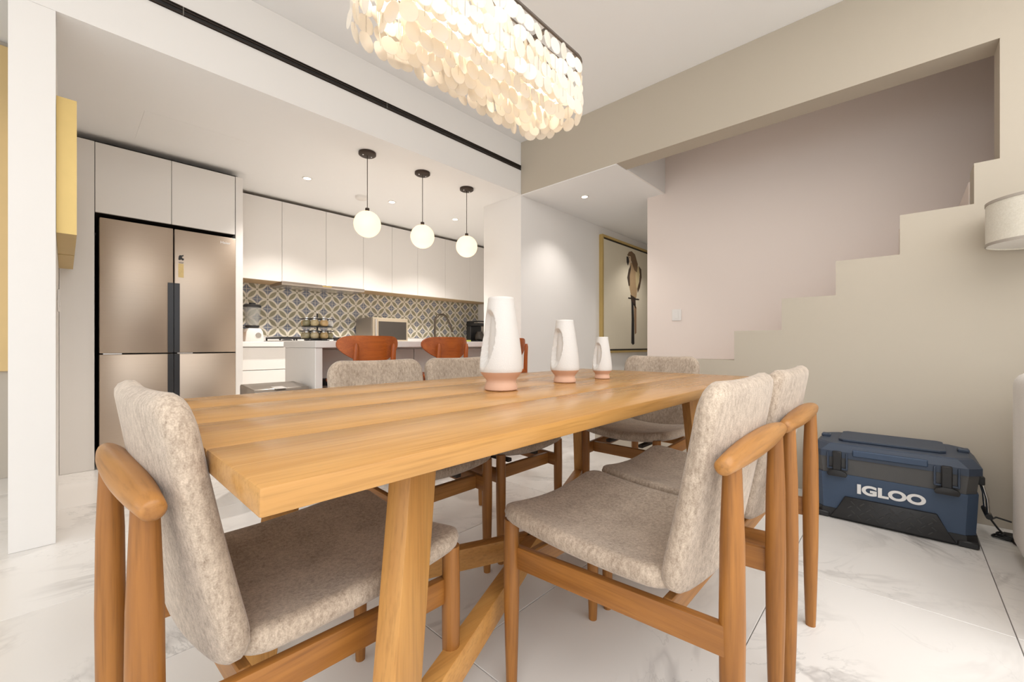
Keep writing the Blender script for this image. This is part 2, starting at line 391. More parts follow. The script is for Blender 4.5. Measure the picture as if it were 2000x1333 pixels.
# ------------------------------------------------------------------ dining chairs
def make_chair(label):
    t = thing('dining_chair', label, 'chair', (0, 0, 0), 0, 'upholstered dining chairs round the oak table')
    for s in (-1, 1):
        b = B(); zz = [0, .02, .12, .25, .40, .55, .64, .685]; rr = [.0135, .0145, .0175, .0205, .0220, .0205, .0172, .0155]
        b.tube([(s*.175, -.262, z) for z in zz], rr, 16).build('leg', chZ, t, 50)
        zz = [0, .02, .12, .24, .34, .448]; rr = [.0130, .0140, .0170, .0198, .0205, .0190]
        B().tube([(s*.195, .257, z) for z in zz], rr, 16).build('leg', chZ, t, 50)
        b = B().prism([(-.262, .347), (.257, .322), (.257, .378), (-.262, .403)], s*.185-.010, s*.185+.010, 'x', .003); b.build('side_rail', chY, t, 40)
    B().box(-.176, .176, .195, .215, .325, .378, .003, 1).build('cross_rail', chX, t, 40)
    B().box(-.176, .176, -.155, -.135, .35, .398, .003, 1).build('cross_rail', chX, t, 40)
    b = B()
    for s in (-1, 1): b.box(s*.09-.012, s*.09+.012, -.15, .21, .386, .402, .002, 1)
    b.build('seat_bearer', plain('dark_bearer', (52, 42, 34), .6), t)
    n = 15; b = B(); xs = [-.228+.456*i/(n-1) for i in range(n)]
    b.tube([(-.232, -.262, .692)]+[(x, -.262-.004*(1-(x/.228)**2), .692+.006*(1-(x/.228)**2)) for x in xs]+[(.232, -.262, .692)],
           [.0095]+[.0145+.0095*(1-abs(x/.228)**2.2) for x in xs]+[.0095], 18).build('back_bar', chX, t, 60)
    def seat(x, y):
        v = (y+.225)/.45          # 0 rear .. 1 front
        z = .428+.020*v*v-.008*math.sin(PI*v)+.026*(x/.225)**2
        return (x, -.165+.45*v, z), (0, 0, 1)
    B().pad(seat, 22, 22, .225, .225, .055, .046).build('seat', fabric, t, 180)
    def back(x, y):
        v = (y+.21)/.42           # 0 bottom .. 1 top
        yy = -.148-.088*v-.004*math.sin(PI*v)-(.032-.020*v)*(1-(x/.225)**2)
        zz = .418+.418*v-.007*v*(1-(x/.225)**2)
        nn = Vector((-.35*x/.225*1.0, 1, .22)).normalized(); return (x, yy, zz), nn
    B().pad(back, 22, 24, .225, .21, .065, .042).build('backrest', fabric, t, 180)
    return t
ch = make_chair('beige upholstered dining chair at the near head of the table, back turned toward the camera side')
ch.location = (.328, .925, 0); ch.rotation_euler = (0, 0, math.radians(-87.6))
ch['label'] = 'beige dining chair at the table end in front of the refrigerator'
dup(ch, (.986, .482, 0), 0, 'beige dining chair in the foreground, seen from behind, nearest on the right side')
dup(ch, (1.457, .475, 0), math.radians(-.2), 'beige dining chair between the foreground right chair and the blue cooler')
dup(ch, (.945, 1.455, 0), PI, 'beige dining chair across the table, in front of the leftmost bar stool')
dup(ch, (1.418, 1.46, 0), PI, 'beige dining chair across the table, behind the tallest white vase')
dup(ch, (2.155, 1.035, 0), PI/2, 'beige dining chair at the far table end, below the light switch')

# ------------------------------------------------------------------ vases
def vase(x, y, S, label):
    t = thing('vase', label, 'vase', (x, y, TZ+.0005), 0, 'set of three white vases on the table')
    h = .302*S
    P = [(.050, 0), (.0540, .003), (.0545, .008), (.0525, .016), (.0495, .024), (.0485, .030), (.0515, .037), (.058, .045), (.064, .0525), (.0685, .060)]
    B().lathe([(r*S, z*S) for r, z in P], 48).build('clay_base', cer_p, t, 40)
    prof = [(.0685, .060), (.0700, .065), (.0705, .072), (.0700, .085), (.0685, .105), (.0660, .130), (.0630, .155), (.0595, .180), (.0560, .205), (.0525, .230), (.0485, .255), (.0455, .275), (.0435, .290), (.0428, .300), (.0405, .303), (.0370, .302), (.0360, .296), (.034, .285)]
    fine = []
    for (r0, z0), (r1, z1) in zip(prof, prof[1:]):
        m = max(1, int(abs(z1-z0)/.004))
        for k in range(m): fine.append((r0+(r1-r0)*k/m, z0+(z1-z0)*k/m))
    fine.append(prof[-1])
    ang = math.radians(165)
    def dent(r, z, a):
        zz = z/S
        if zz < .066 or zz > .275 or r < .034*S: return r
        v = (zz-.070)/(.262-.070)                    # 0 bottom .. 1 top
        if v <= 0 or v >= 1: return r
        wdt = .90*math.sqrt(max(0, 1-(2*v-1)**2))*(.62+.38*v)
        d = abs((a-ang+PI) % (2*PI)-PI)
        f = max(0, 1-d/max(wdt, 1e-4)); f = min(1, f*4.5)
        f = f*f*(3-2*f); return r*(1-.36*f*min(1, 6*v)*min(1, 9*(1-v)))
    B().lathe([(r*S, z*S) for r, z in fine], 96, fn=dent).build('body', cer_w, t, 60)
vase(.98, .963, 1.0, 'tallest white vase with peach clay foot, nearest on the table')
vase(1.348, .972, .81, 'middle-sized white vase with peach clay foot, between the other two')
vase(1.605, .957, .60, 'smallest white vase with peach clay foot, farthest along the table')

# ------------------------------------------------------------------ capiz chandelier
CX0, CX1, CY0, CY1, CT, CB = .50, 1.30, .832, 1.084, 1.914, 1.715
ccx, ccy = (CX0+CX1)/2, (CY0+CY1)/2
cd = thing('chandelier', 'oblong chandelier of hanging capiz shell discs over the dining table', 'chandelier', (ccx, ccy, CB))
def rr_path(hx, hy, r, step):
    pts = []
    segs = [((hx-r, -hy), (-(hx-r), -hy), None), ((-(hx-r), -(hy-r)), None, (PI*1.5, PI)), ((-hx, -(hy-r)), (-hx, hy-r), None), ((-(hx-r), hy-r), None, (PI, PI/2)),
            ((-(hx-r), hy), (hx-r, hy), None), ((hx-r, hy-r), None, (PI/2, 0)), ((hx, hy-r), (hx, -(hy-r)), None), ((hx-r, -(hy-r)), None, (0, -PI/2))]
    dense = []
    for a, b_, arc in segs:
        if arc is None:
            for k in range(200): dense.append((a[0]+(b_[0]-a[0])*k/200, a[1]+(b_[1]-a[1])*k/200))
        else:
            for k in range(60):
                th = arc[0]+(arc[1]-arc[0])*k/60; dense.append((a[0]+r*math.cos(th), a[1]+r*math.sin(th)))
    acc = [0]
    for p, q in zip(dense, dense[1:]+dense[:1]): acc.append(acc[-1]+math.hypot(q[0]-p[0], q[1]-p[1]))
    n = max(3, round(acc[-1]/step)); res = []; j = 0
    for k in range(n):
        s_ = acc[-1]*k/n
        while acc[j+1] < s_: j += 1
        p = dense[j]; q = dense[(j+1) % len(dense)]; f = (s_-acc[j])/max(1e-9, acc[j+1]-acc[j])
        res.append((p[0]+(q[0]-p[0])*f, p[1]+(q[1]-p[1])*f, math.atan2(q[1]-p[1], q[0]-p[0])))
    return res
hx, hy = (CX1-CX0)/2, (CY1-CY0)/2; H_ = CT-CB
fr = B()
fr.tube([(p[0], p[1], H_+.004) for p in rr_path(hx, hy, .07, .02)], .0055, 6, closed=True)
fr.tube([(p[0], p[1], H_) for p in rr_path(hx-.055, hy-.055, .05, .02)], .003, 6, closed=True)
for k in range(5): fr.box(-hx+hx*2*(k+.5)/5-.006, -hx+hx*2*(k+.5)/5+.006, -hy, hy, H_-.004, H_+.006)
fr.box(-hx, hx, -.008, .008, H_-.004, H_+.006)
fr.build('frame', plain('grey_bronze', (104, 94, 86), .45, metal=.4, var=.08), cd, 40)
wires = B(); sh_me = None; rest = B(); count = 0
for ring, (a, b_, r, drop) in enumerate([(hx, hy, .07, 0), (hx-.055, hy-.055, .05, .012), (hx-.10, .022, .018, .02)]):
    for k, (px_, py_, an) in enumerate(rr_path(a, b_, r, .0435)):
        top = H_-.004
        off = random.uniform(-.008, .008)
        wires.tube([(px_, py_, H_), (px_, py_, .02-drop)], .0006, 3)
        for q in range(4):
            zc = top-.028-.0488*q-drop*(q+1)/4+off*.5
            s_ = random.uniform(.92, 1.04)
            eul = Euler((PI/2+random.gauss(0, .10), random.uniform(0, 3), an+random.gauss(0, .20)), 'XYZ')
            ox, oy = random.uniform(-.004, .004), random.uniform(-.004, .004)
            if sh_me is None:
                b = B(); b.lathe([(.0245, -.0008), (.0262, 0), (.0245, .0008)], 14); o = b.build('shell', shell_m, cd); sh_me = o.data
            elif count < 300:
                o = bpy.data.objects.new('shell', sh_me); C.objects.link(o); o.parent = cd
            else:
                tmpm = sh_me.copy(); tmpm.transform(Matrix.Translation((px_+ox, py_+oy, zc)) @ eul.to_matrix().to_4x4() @ Matrix.Scale(s_, 4)); rest.bm.from_mesh(tmpm); bpy.data.meshes.remove(tmpm); continue
            o.location = (px_+ox, py_+oy, zc); o.rotation_euler = eul; o.scale = (s_,)*3; count += 1
wires.build('strand_wires', chrome, cd)
ro = rest.build('shell_strands', shell_m, cd); ro['kind'] = 'stuff'
for k in range(5):
    x = -hx+hx*2*(k+.5)/5; y = .012 if k % 2 else -.012
    so = B().lathe([(.011, H_-.020), (.012, H_+.022)], 12, (x, y, 0)).build('socket', bronze, cd, 40)
    B().sphere((x, y, H_-.046), .021, 14, 10, (1, 1, 1.35)).build('bulb', bulb_m, cd, 180)
rd = B()
for x in (-.1, .1): rd.tube([(x, 0, H_), (x, 0, ZC-.031-CB)], .004, 8)
rd.build('hanging_rod', bronze, cd, 40)
B().box(-.30, .30, -.05, .05, ZC-.031-CB, ZC-.0005-CB, .006).build('ceiling_canopy', bronze, cd, 40)

# ------------------------------------------------------------------ kitchen: pendants, downlights
def pendant(x, y, label):
    t = thing('pendant_lamp', label, 'pendant lamp', (x, y, 1.845), 0, 'globe pendant lamps over the breakfast bar')
    B().sphere((0, 0, 0), .103, 32, 20).build('globe', globe_m, t, 180)
    B().lathe([(.016, .098), (.016, .125), (.006, .130)], 16).build('cap', bronze, t, 40)
    B().tube([(0, 0, .128), (0, 0, ZK-1.845-.022)], .0028, 8).build('cord', bronze, t)
    c = B().lathe([(.0, -.024), (.058, -.024), (.066, -.018), (.066, -.0005)], 32, (0, 0, ZK-1.845)).build('ceiling_rose', bronze, t, 40)
    b = B()
    for s in (-1, 1): b.sphere((s*.035, 0, ZK-1.845-.025), .006, 10, 6)
    b.build('screw', chrome, c)
for x, l in ((1.624, 'white globe pendant lamp nearest the refrigerator'), (2.141, 'white globe pendant lamp, middle of the three'), (2.650, 'white globe pendant lamp nearest the hallway wall')): pendant(x, 3.07, l)
def downlight(x, y, label, group, power=95, z=ZK):
    t = thing('downlight', label, 'downlight', (x, y, z), 0, group)
    B().lathe([(.030, -.0005), (.030, -.004), (.040, -.004), (.042, -.0005)], 28, cap=False).build('trim_ring', lacquer, t, 40)
    B().lathe([(.0, -.0022), (.0295, -.0022), (.0295, -.0008)], 24, cap=False).build('lens', led_m, t)
    d = bpy.data.lights.new('spot', 'SPOT'); d.energy = power; d.color = (1, .95, .90); d.spot_size = 1.9; d.spot_blend = .7; d.shadow_soft_size = .03
    o = bpy.data.objects.new('lamp_light', d); C.objects.link(o); o.parent = t; o.location = (0, 0, -.012)
downlight(1.502, 3.94, 'recessed ceiling downlight nearest the refrigerator', 'recessed kitchen downlights')
downlight(2.363, 3.94, 'recessed ceiling downlight behind the left pendant cord', 'recessed kitchen downlights')
downlight(3.21, 3.93, 'recessed ceiling downlight behind the right pendant globe', 'recessed kitchen downlights')
downlight(3.596, 2.346, 'recessed ceiling downlight in the hallway before the parrot picture', 'recessed hall downlights', 26, ZK-.010)
downlight(5.35, 2.30, 'added unseen fill downlight deep in the hallway, brightening the parrot picture', 'recessed hall downlights', 26, ZK-.010)  # extra lamp out of view, added to brighten hall and picture
tag(B().lathe([(0, -.030), (.045, -.030), (.056, -.022), (.060, -.0008)], 32, cap=False).build('smoke_detector', lacquer, None, 40, (2.067, 4.028, ZK)), 'round white smoke detector on the kitchen ceiling', 'smoke detector')

# linear air diffuser in the beam face
df = thing('air_diffuser', 'long black linear air slot in the white beam above the kitchen', 'air vent', (1.5, YB, 2.671))
xs = [-.14, .43, 1.63, XS-.004]
for a, c in zip(xs, xs[1:]):
    a -= 1.5; c -= 1.5
    hsg = B().box(a+.001, c-.001, -.004, -.0006, -.024, .024, .0008, 1).build('slot_segment', black, df)
    b = B()
    for z in (-.019, .006, .02): b.box(a+.002, c-.002, -.009, -.004, z-.0022, z+.0022)
    b.build('blade', bronze, hsg)
    B().box(a-.002, a+.003, -.0085, -.004, -.022, .022).build('joint_clip', plain('grey_clip', (120, 116, 110), .4, metal=.5), hsg)

# ------------------------------------------------------------------ kitchen cabinets
def panel(b, x0, x1, z0, z1, y0, y1): return b.box(x0+.0015, x1-.0015, y0, y1, z0+.0015, z1-.0015, .0015, 1)
FY = 4.223
tag(B().box(-.025, .146, FY, 5.028, .001, 2.355, .001, 1).build('tall_panel', lacquer), 'white tall panel left of the refrigerator', 'cabinet panel')
tag(B().box(1.012, 1.066, FY-.004, 5.028, .001, 2.355, .001, 1).build('tall_panel', lacquer), 'white tall panel right of the refrigerator, beside the worktop', 'cabinet panel')
t = thing('fridge_cabinet', 'white two-door cabinet above the refrigerator', 'cabinet', (.58, FY, 1.85))
B().box(-.43, .43, .021, .80, .002, .503).build('body', plain('shadow_board', (70, 62, 55), .6), t)
panel(B(), -.432, -.002, 0, .505, 0, .02).build('door', lacquer, t); panel(B(), -.002, .43, 0, .505, 0, .02).build('door', lacquer, t)
seams = [1.183, 1.531, 1.982, 2.422, 2.804, 3.183, 3.64, 4.096, 4.568]
descr = ['first white wall cabinet, next to the tall fridge panel', 'second white wall cabinet from the refrigerator, above the left half of the hood', 'third white wall cabinet from the refrigerator, above the right half of the hood',
         'fourth white wall cabinet from the refrigerator, behind the left pendant globe', 'fifth white wall cabinet from the refrigerator, above the microwave', 'sixth white wall cabinet from the refrigerator, behind the middle pendant globe',
         'seventh white wall cabinet from the refrigerator, above the tap', 'last white wall cabinet, in the right kitchen corner']
seams[0] = 1.068
for a, c, l in zip(seams, seams[1:], descr):
    z0 = 1.545 if a < 1.5 or a > 2.4 else 1.552
    t = thing('wall_cabinet', l, 'cabinet', ((a+c)/2, 4.67, z0), 0, 'row of white wall cabinets'); w = (c-a)/2
    B().box(-w+.0005, w-.0005, .021, .34, 0, 2.372-z0).build('body', carcass, t)
    panel(B(), -w, w, .0, 2.375-z0, 0, .02).build('door', lacquer, t)
tag(B().box(1.07, 4.566, 4.80, 5.028, 2.376, ZK-.001).build('painted_shadow_gap', plain('shadow_board', (70, 62, 55), .6)), 'recessed strip coloured dark as the shadow gap above the white wall cabinets', 'filler strip')  # shade of the gap under the ceiling is put into the dark colour
tag(B().box(.0, 1.06, 4.36, 5.028, 2.356, ZK-.001).build('painted_shadow_gap', plain('shadow_board', (70, 62, 55), .6)), 'recessed strip coloured dark as the shadow gap above the fridge cabinet', 'filler strip')  # same dark colour stands in for the gap's shade over the fridge
t = thing('range_hood', 'slim stainless range hood under the white wall cabinets', 'range hood', (1.98, 4.66, 1.515))
B().prism([(-.01, .0), (-.02, .012), (-.02, .036), (.34, .036), (.34, .0)], -.46, .44, 'x', .001).build('body', steel2, t)
B().box(-.05, .05, -.0225, -.0202, .016, .028, .0005, 1).build('control_strip', gold, t)
B().box(-.40, .38, .04, .30, -.003, -.0004).build('grease_filter', chrome, t)

ZW = .925
# base cabinets
def base_unit(x0, x1, kind, label):
    t = thing('base_cabinet', label, 'cabinet', ((x0+x1)/2, 4.40, 0), 0, 'white base cabinets under the worktop'); w = (x1-x0)/2
    B().box(-w+.001, w-.001, .021, .60, .10, .876).build('body', lacquer, t); B().box(-w, w, .06, .58, .001, .10).build('plinth', lacquer, t)
    if kind == 'drawers':
        for a, c in ((.66, .872), (.40, .655), (.105, .395)): panel(B(), -w+.025, w, a, c, 0, .02).build('drawer', lacquer, t)
    else: panel(B(), -w, w, .105, .872, 0, .02).build('door', lacquer, t)
base_unit(1.068, 1.53, 'drawers', 'white base cabinet with drawers right of the refrigerator')
base_unit(1.531, 2.42, 'drawers', 'white base cabinet with drawers under the gas hob')
base_unit(2.421, 3.183, 'door', 'white base cabinet under the microwave')
base_unit(3.184, 4.0, 'door', 'white base cabinet under the sink tap')
base_unit(4.001, 4.568, 'door', 'white base cabinet in the right kitchen corner')
t = thing('worktop', 'white quartz worktop along the patterned kitchen wall', 'worktop', (2.8, 4.7, ZW))
B().box(1.068-2.8, 4.568-2.8, -.335, .328, -.047, 0, .003, 1).build('slab', quartz, t)
B().box(1.068-2.8, 4.568-2.8, .308, .328, .0005, .058, .002, 1).build('upstand', quartz, t)
# breakfast bar
t = thing('breakfast_bar', 'white breakfast bar with thick end panel behind the bar stools', 'kitchen island', (2.14, 3.15, 0))
B().box(1.150-2.14, XS-.003-2.14, -.27, .33, .877, ZW, .003, 1).build('slab', quartz, t)
B().box(1.155-2.14, 1.205-2.14, -.255, .31, .001, .876, .003, 1).build('end_panel', lacquer, t)
B().box(1.206-2.14, XS-.004-2.14, .10, .31, .001, .876, .002, 1).build('knee_panel', lacquer, t)
for k in range(4):
    x0 = 1.206-2.14+k*.48; panel(B(), x0, x0+.476, .02, .86, .085, .099).build('front_panel', lacquer, t)

# refrigerator
rf = thing('refrigerator', 'brushed stainless four-door refrigerator in the white cabinet niche', 'refrigerator', (.59, FY, 0))
w = .42
B().box(-w+.004, w-.004, .055, .70, .03, 1.805, .004, 1).build('body', plain('fridge_grey', (70, 68, 66), .5), rf)
for x0, x1 in ((-w, -.0035), (.0035, w)):
    s = -1 if x0 < 0 else 1
    for z0, z1 in ((.834, 1.816), (.045, .826)):
        d = B().box(x0, x1, -.012, .05, z0, z1, .006, 2).build('door', steel, rf, 40)
        hz0, hz1 = (.836, 1.386) if z0 > .5 else (.30, .824)
        a, c = (x1-.034, x1+.002) if s < 0 else (x0-.002, x0+.034)
        b = B().box(a, c, -.0145, -.0118, hz0, hz1, .001, 1).build('handle_recess', plain('handle_dark', (58, 58, 60), .3, metal=.4), d)
    B().box(x0+.02, x0+.12, .0, .05, .8265, .8335).build('hinge', chrome, rf)
for s in (-1, 1): B().lathe([(.02, 0.001), (.02, .03)], 12, (s*.36, .06, 0)).build('foot', black, rf)
door_tr = [o for o in rf.children if o.name.startswith('door')][2]
text_mesh('brand_lettering', 'Haier', .030, printw, door_tr, Matrix.Translation((.345, -.0126, 1.765)) @ FACE_S, .0004, .0006, 1.1)
stk = B().box(.028, .062, -.0130, -.0124, 1.435, 1.545); stk.build('energy_label', plain('gold_label', (232, 204, 140), .5, var=.25, scale=160), door_tr)
b = B()
b.prism([(.028, 1.575), (.030, 1.60), (.036, 1.612), (.05, 1.612), (.06, 1.618), (.062, 1.608), (.05, 1.60), (.055, 1.59), (.064, 1.588), (.062, 1.574), (.052, 1.572), (.046, 1.580), (.04, 1.572)], -.0130, -.0124, 'y')
b.box(.030, .062, -.0130, -.0124, 1.555, 1.558); b.box(.032, .060, -.0130, -.0124, 1.549, 1.551); b.build('emblem_sticker', black, door_tr)

# gold framed pictures on the left kitchen wall (seen edge-on)
def gframe(y0, y1, z0, z1, label):
    t = thing('picture_frame', label, 'picture', (-.0265, (y0+y1)/2, z0), 0, 'gold framed pictures on the kitchen side wall'); h = (y1-y0)/2
    b = B(); H2 = z1-z0; D = .066
    b.box(.0005, D, -h, -h+.02, 0, H2); b.box(.0005, D, h-.02, h, 0, H2); b.box(.0005, D, -h+.02, h-.02, 0, .02); b.box(.0005, D, -h+.02, h-.02, H2-.02, H2)
    b.build('frame', gold, t); B().box(.002, .045, -h+.02, h-.02, .02, H2-.02).build('canvas', plain('art_canvas', (222, 212, 190), .7, var=.2, scale=5), t)
gframe(2.84, 3.50, 1.415, 2.045, 'gold framed picture on the side wall, nearer the white column')
gframe(3.515, 4.16, 1.415, 2.045, 'gold framed picture on the side wall, nearer the refrigerator')
t = thing('light_switch', 'white switch plate on the side wall under the gold pictures', 'switch', (-.0265, 3.25, 1.13))
B().box(.0005, .009, -.037, .037, -.058, .058, .002, 1).build('plate', lacquer, t); B().box(.009, .012, -.016, .016, -.03, .03, .001, 1).build('rocker', lacquer, t)
t = thing('light_switch', 'white rocker switch plate on the stair wall', 'switch', (4.0695, 1.598, 1.186))
B().box(-.009, -.0005, -.045, .045, -.055, .055, .002, 1).build('plate', lacquer, t); B().box(-.012, -.009, -.018, .018, -.034, .034, .001, 1).build('rocker', lacquer, t)
t = thing('wall_panel', 'tall gold panel on the far wall left of the white column', 'wall panel', (-.55, 4.3995, .72))
B().box(-.38, .38, -.03, -.0005, 0, 2.17, .003, 1).build('panel', plain('pale_gold', (228, 196, 138), .5, var=.08, scale=6), t)

# ------------------------------------------------------------------ parrot picture in the hall
AX0, AX1, AZ0, AZ1 = 4.612, 6.32, .79, 2.29
ar = thing('parrot_picture', 'gold framed painting of a perched parrot on the hallway wall', 'picture', ((AX0+AX1)/2, YB, AZ0))
cx = (AX0+AX1)/2; hw = (AX1-AX0)/2; hh = AZ1-AZ0
b = B(); fw_ = .028
b.box(-hw, -hw+fw_, -.05, -.0005, 0, hh); b.box(hw-fw_, hw, -.05, -.0005, 0, hh); b.box(-hw+fw_, hw-fw_, -.05, -.0005, 0, fw_); b.box(-hw+fw_, hw-fw_, -.05, -.0005, hh-fw_, hh); b.build('frame', gold, ar)
b = B(); q = fw_; r_ = .02
b.box(-hw+q, -hw+q+r_, -.030, -.001, q, hh-q); b.box(hw-q-r_, hw-q, -.030, -.001, q, hh-q); b.box(-hw+q+r_, hw-q-r_, -.030, -.001, q, q+r_); b.box(-hw+q+r_, hw-q-r_, -.030, -.001, hh-q-r_, hh-q); b.build('frame_liner', black, ar)  # black liner inside the gold frame
B().box(-hw+q+r_, hw-q-r_, -.036, -.001, q+r_, hh-q-r_).build('canvas', plain('ivory_canvas', (226, 216, 194), .7, var=.03), ar)
A_ = math.radians(43); FW = (math.cos(A_), math.sin(A_)); RT = (math.sin(A_), -math.cos(A_))
def onY(u, v, Y):        # a point of the photograph on the canvas plane
    k = (u-1000)/815; dx = FW[0]+RT[0]*k; dy = FW[1]+RT[1]*k; s_ = Y/dy; return dx*s_, .9+(673-v)/815*s_
def paint(name, pts, rgb, lay):
    P = [onY(1000+a*.285, 340+c*.285, YB-.037) for a, c in pts]
    B().prism([(x-cx, z-AZ0) for x, z in P], -.0364-lay*.0004, -.036, 'y').build(name, plain('paint_%d_%d_%d' % rgb, rgb, .7, var=.12, scale=30), ar)
paint('breast', [(812, 600), (838, 630), (852, 690), (862, 760), (852, 850), (836, 860), (815, 830), (803, 765), (800, 700)], (176, 148, 112), 1)
paint('cream_wing', [(848, 640), (868, 634), (876, 690), (868, 750), (858, 790), (850, 770), (846, 700)], (206, 186, 142), 2)
paint('nape', [(790, 556), (802, 534), (820, 530), (843, 552), (862, 620), (856, 676), (838, 660), (826, 622), (812, 580)], (122, 96, 70), 3)
paint('face', [(799, 562), (814, 566), (816, 606), (804, 628)], (214, 190, 160), 4)
paint('beak', [(785, 566), (797, 566), (803, 600), (795, 628), (786, 604)], (38, 30, 26), 5)
paint('eye', [(803, 572), (807, 570), (808, 577), (804, 578)], (34, 28, 24), 5)
paint('near_wing', [(815, 622), (800, 655), (790, 710), (800, 768), (808, 766), (806, 700), (814, 655)], (70, 54, 40), 4)
paint('far_wing', [(870, 632), (885, 655), (888, 710), (876, 780), (862, 814), (859, 785), (872, 740), (876, 690)], (84, 64, 44), 5)
paint('thigh', [(812, 828), (846, 850), (848, 925), (832, 895), (818, 876)], (64, 48, 36), 5)
paint('perch', [(797, 846), (870, 857), (870, 866), (797, 855)], (52, 40, 30), 6)
paint('black_tail', [(818, 868), (832, 886), (836, 1000), (838, 1165), (828, 1172), (818, 1160), (820, 1000)], (30, 25, 24), 6)
paint('brown_tail', [(836, 890), (852, 915), (852, 1090), (842, 1100), (838, 1000)], (158, 124, 92), 5)

# ------------------------------------------------------------------ bar stools
def make_stool(label):
    t = thing('bar_stool', label, 'stool', (0, 0, 0), 0, 'orange-brown wooden bar stools at the breakfast bar')
    for s in (-1, 1):
        B().tube([(s*.205, -.03, 0), (s*.17, -.02, .40), (s*.150, -.035, .66), (s*.132, -.058, .80), (s*.132, -.066, .88), (s*.132, -.066, .905)], [.012, .017, .019, .018, .016, .010], 14).build('leg', stZ, t, 50)
        B().tube([(s*.20, .34, 0), (s*.165, .31, .35), (s*.15, .30, .622)], [.012, .017, .018], 14).build('leg', stZ, t, 50)
        B().tube([(s*.188, -.02, .28), (s*.172, .31, .28)], .010, 10).build('stretcher', stZ, t, 50)
    B().tube([(-.176, .31, .20), (.176, .31, .20)], .011, 10).build('footrest', stX, t, 50)
    B().box(-.165, .165, -.03, .31, .60, .632, .004, 1).build('apron', stX, t)
    B().pad(lambda x, y: ((x, .14+y, .648+.10*x*x), (0, 0, 1)), 16, 16, .205, .195, .08, .035).build('seat', stX, t, 180)
    b = B(); nx, nz = 28, 8; A, D = [], []
    for i in range(nx+1):
        u = -1+2*i/nx; x = .218*math.sin(u*PI/2*.98)/math.sin(PI/2*.98)
        e = max(0, 1-abs(x/.219)**2.6); zb_ = .90-.125*e**.5*(.65+.35*(1-(x/.218)**2)); zt_ = .90+.058*max(0, 1-abs(x/.219)**7)**.5
        y = -.040+.085*(x/.218)**2
        ra, rb = [], []
        for j in range(nz+1):
            z = zb_+(zt_-zb_)*j/nz; yy = y-.06*(z-.9)
            ra.append(b.bm.verts.new((x, yy-.009, z))); rb.append(b.bm.verts.new((x, yy+.009, z)))
        A.append(ra); D.append(rb)
    for i in range(nx):
        for j in range(nz):
            b.bm.faces.new((A[i][j], A[i+1][j], A[i+1][j+1], A[i][j+1])); b.bm.faces.new((D[i][j], D[i][j+1], D[i+1][j+1], D[i+1][j]))
        for j in (0, nz): b.bm.faces.new((A[i][j], D[i][j], D[i+1][j], A[i+1][j]))
    for i in (0, nx):
        for j in range(nz): b.bm.faces.new((A[i][j], A[i][j+1], D[i][j+1], D[i][j]))
    b.build('backrest', stX, t, 40)
    return t
s0 = make_stool('orange-brown bar stool nearest the refrigerator, behind the left far dining chair')
s0.location = (1.425, 2.64, 0); s0.rotation_euler = (0, 0, math.radians(-3))
dup(s0, (2.085, 2.64, 0), math.radians(-2), 'orange-brown bar stool in the middle, below the right globe pendant lamp')
dup(s0, (2.775, 2.60, 0), math.radians(-4), 'orange-brown bar stool mostly hidden behind the tallest white vase')

# ------------------------------------------------------------------ things on the worktop and bar
zc = ZW+.0006
t = thing('blender', 'white jug blender with a black lid on the worktop beside the tall panel', 'blender', (1.29, 4.78, zc))
B().prism([(-.085, 0), (.085, 0), (.075, .10), (.055, .135), (-.055, .135), (-.075, .10)], -.085, .085, 'y', .01).build('base', plain('white_plastic', (226, 222, 216), .4), t, 40)
dl = B().lathe([(.0, 0), (.026, 0), (.026, -.006)], 20, cap=False).build('dial', chrome, t, 40, (.03, -.0915, .065)); dl.rotation_euler = (PI/2, 0, 0)
B().lathe([(.05, .136), (.062, .15), (.062, .165)], 24).build('collar', blackpl, t, 40)
B().lathe([(.055, .166), (.060, .20), (.078, .345), (.075, .345), (.056, .20), (.05, .17)], 28, cap=False).build('jug', clear_glass, t, 50)
B().lathe([(.078, .3455), (.080, .365), (.07, .375), (.03, .378), (.03, .392)], 28).build('lid', blackpl, t, 40)
tag(B().box(1.088, 1.115, 4.60, 4.86, zc, zc+.19, .006, 2).build('cutting_board', oakZ), 'wooden cutting board leaning upright beside the tall fridge panel', 'cutting board')
hb = thing('gas_hob', 'black gas hob with cast iron grates on the worktop', 'hob', (1.87, 4.66, zc))
B().box(-.46, .46, -.26, .24, 0, .012, .003, 1).build('plate', chrome, hb)
for k in range(3):
    x0 = -.44+k*.295; g = B()
    for yy in (-.22, 0, .20): g.box(x0+.005, x0+.285, yy-.006, yy+.006, .030, .048, .002, 1)
    for xx in (.01, .10, .19, .28): g.box(x0+xx-.006, x0+xx+.006, -.22, .20, .030, .048, .002, 1)
    for xx in (.01, .28):
        for yy in (-.21, .19): g.box(x0+xx-.007, x0+xx+.007, yy-.007, yy+.007, .0125, .031)
    g.build('grate', black, hb)
    B().lathe([(.05, .0125), (.05, .02), (.03, .026)], 20, (x0+.145, 0, 0)).build('burner', black, hb, 40)
for k in range(5):
    B().lathe([(.017, .0125), (.015, .030)], 16, (-.2+k*.1, -.243, 0)).build('knob', blackpl, hb, 40)
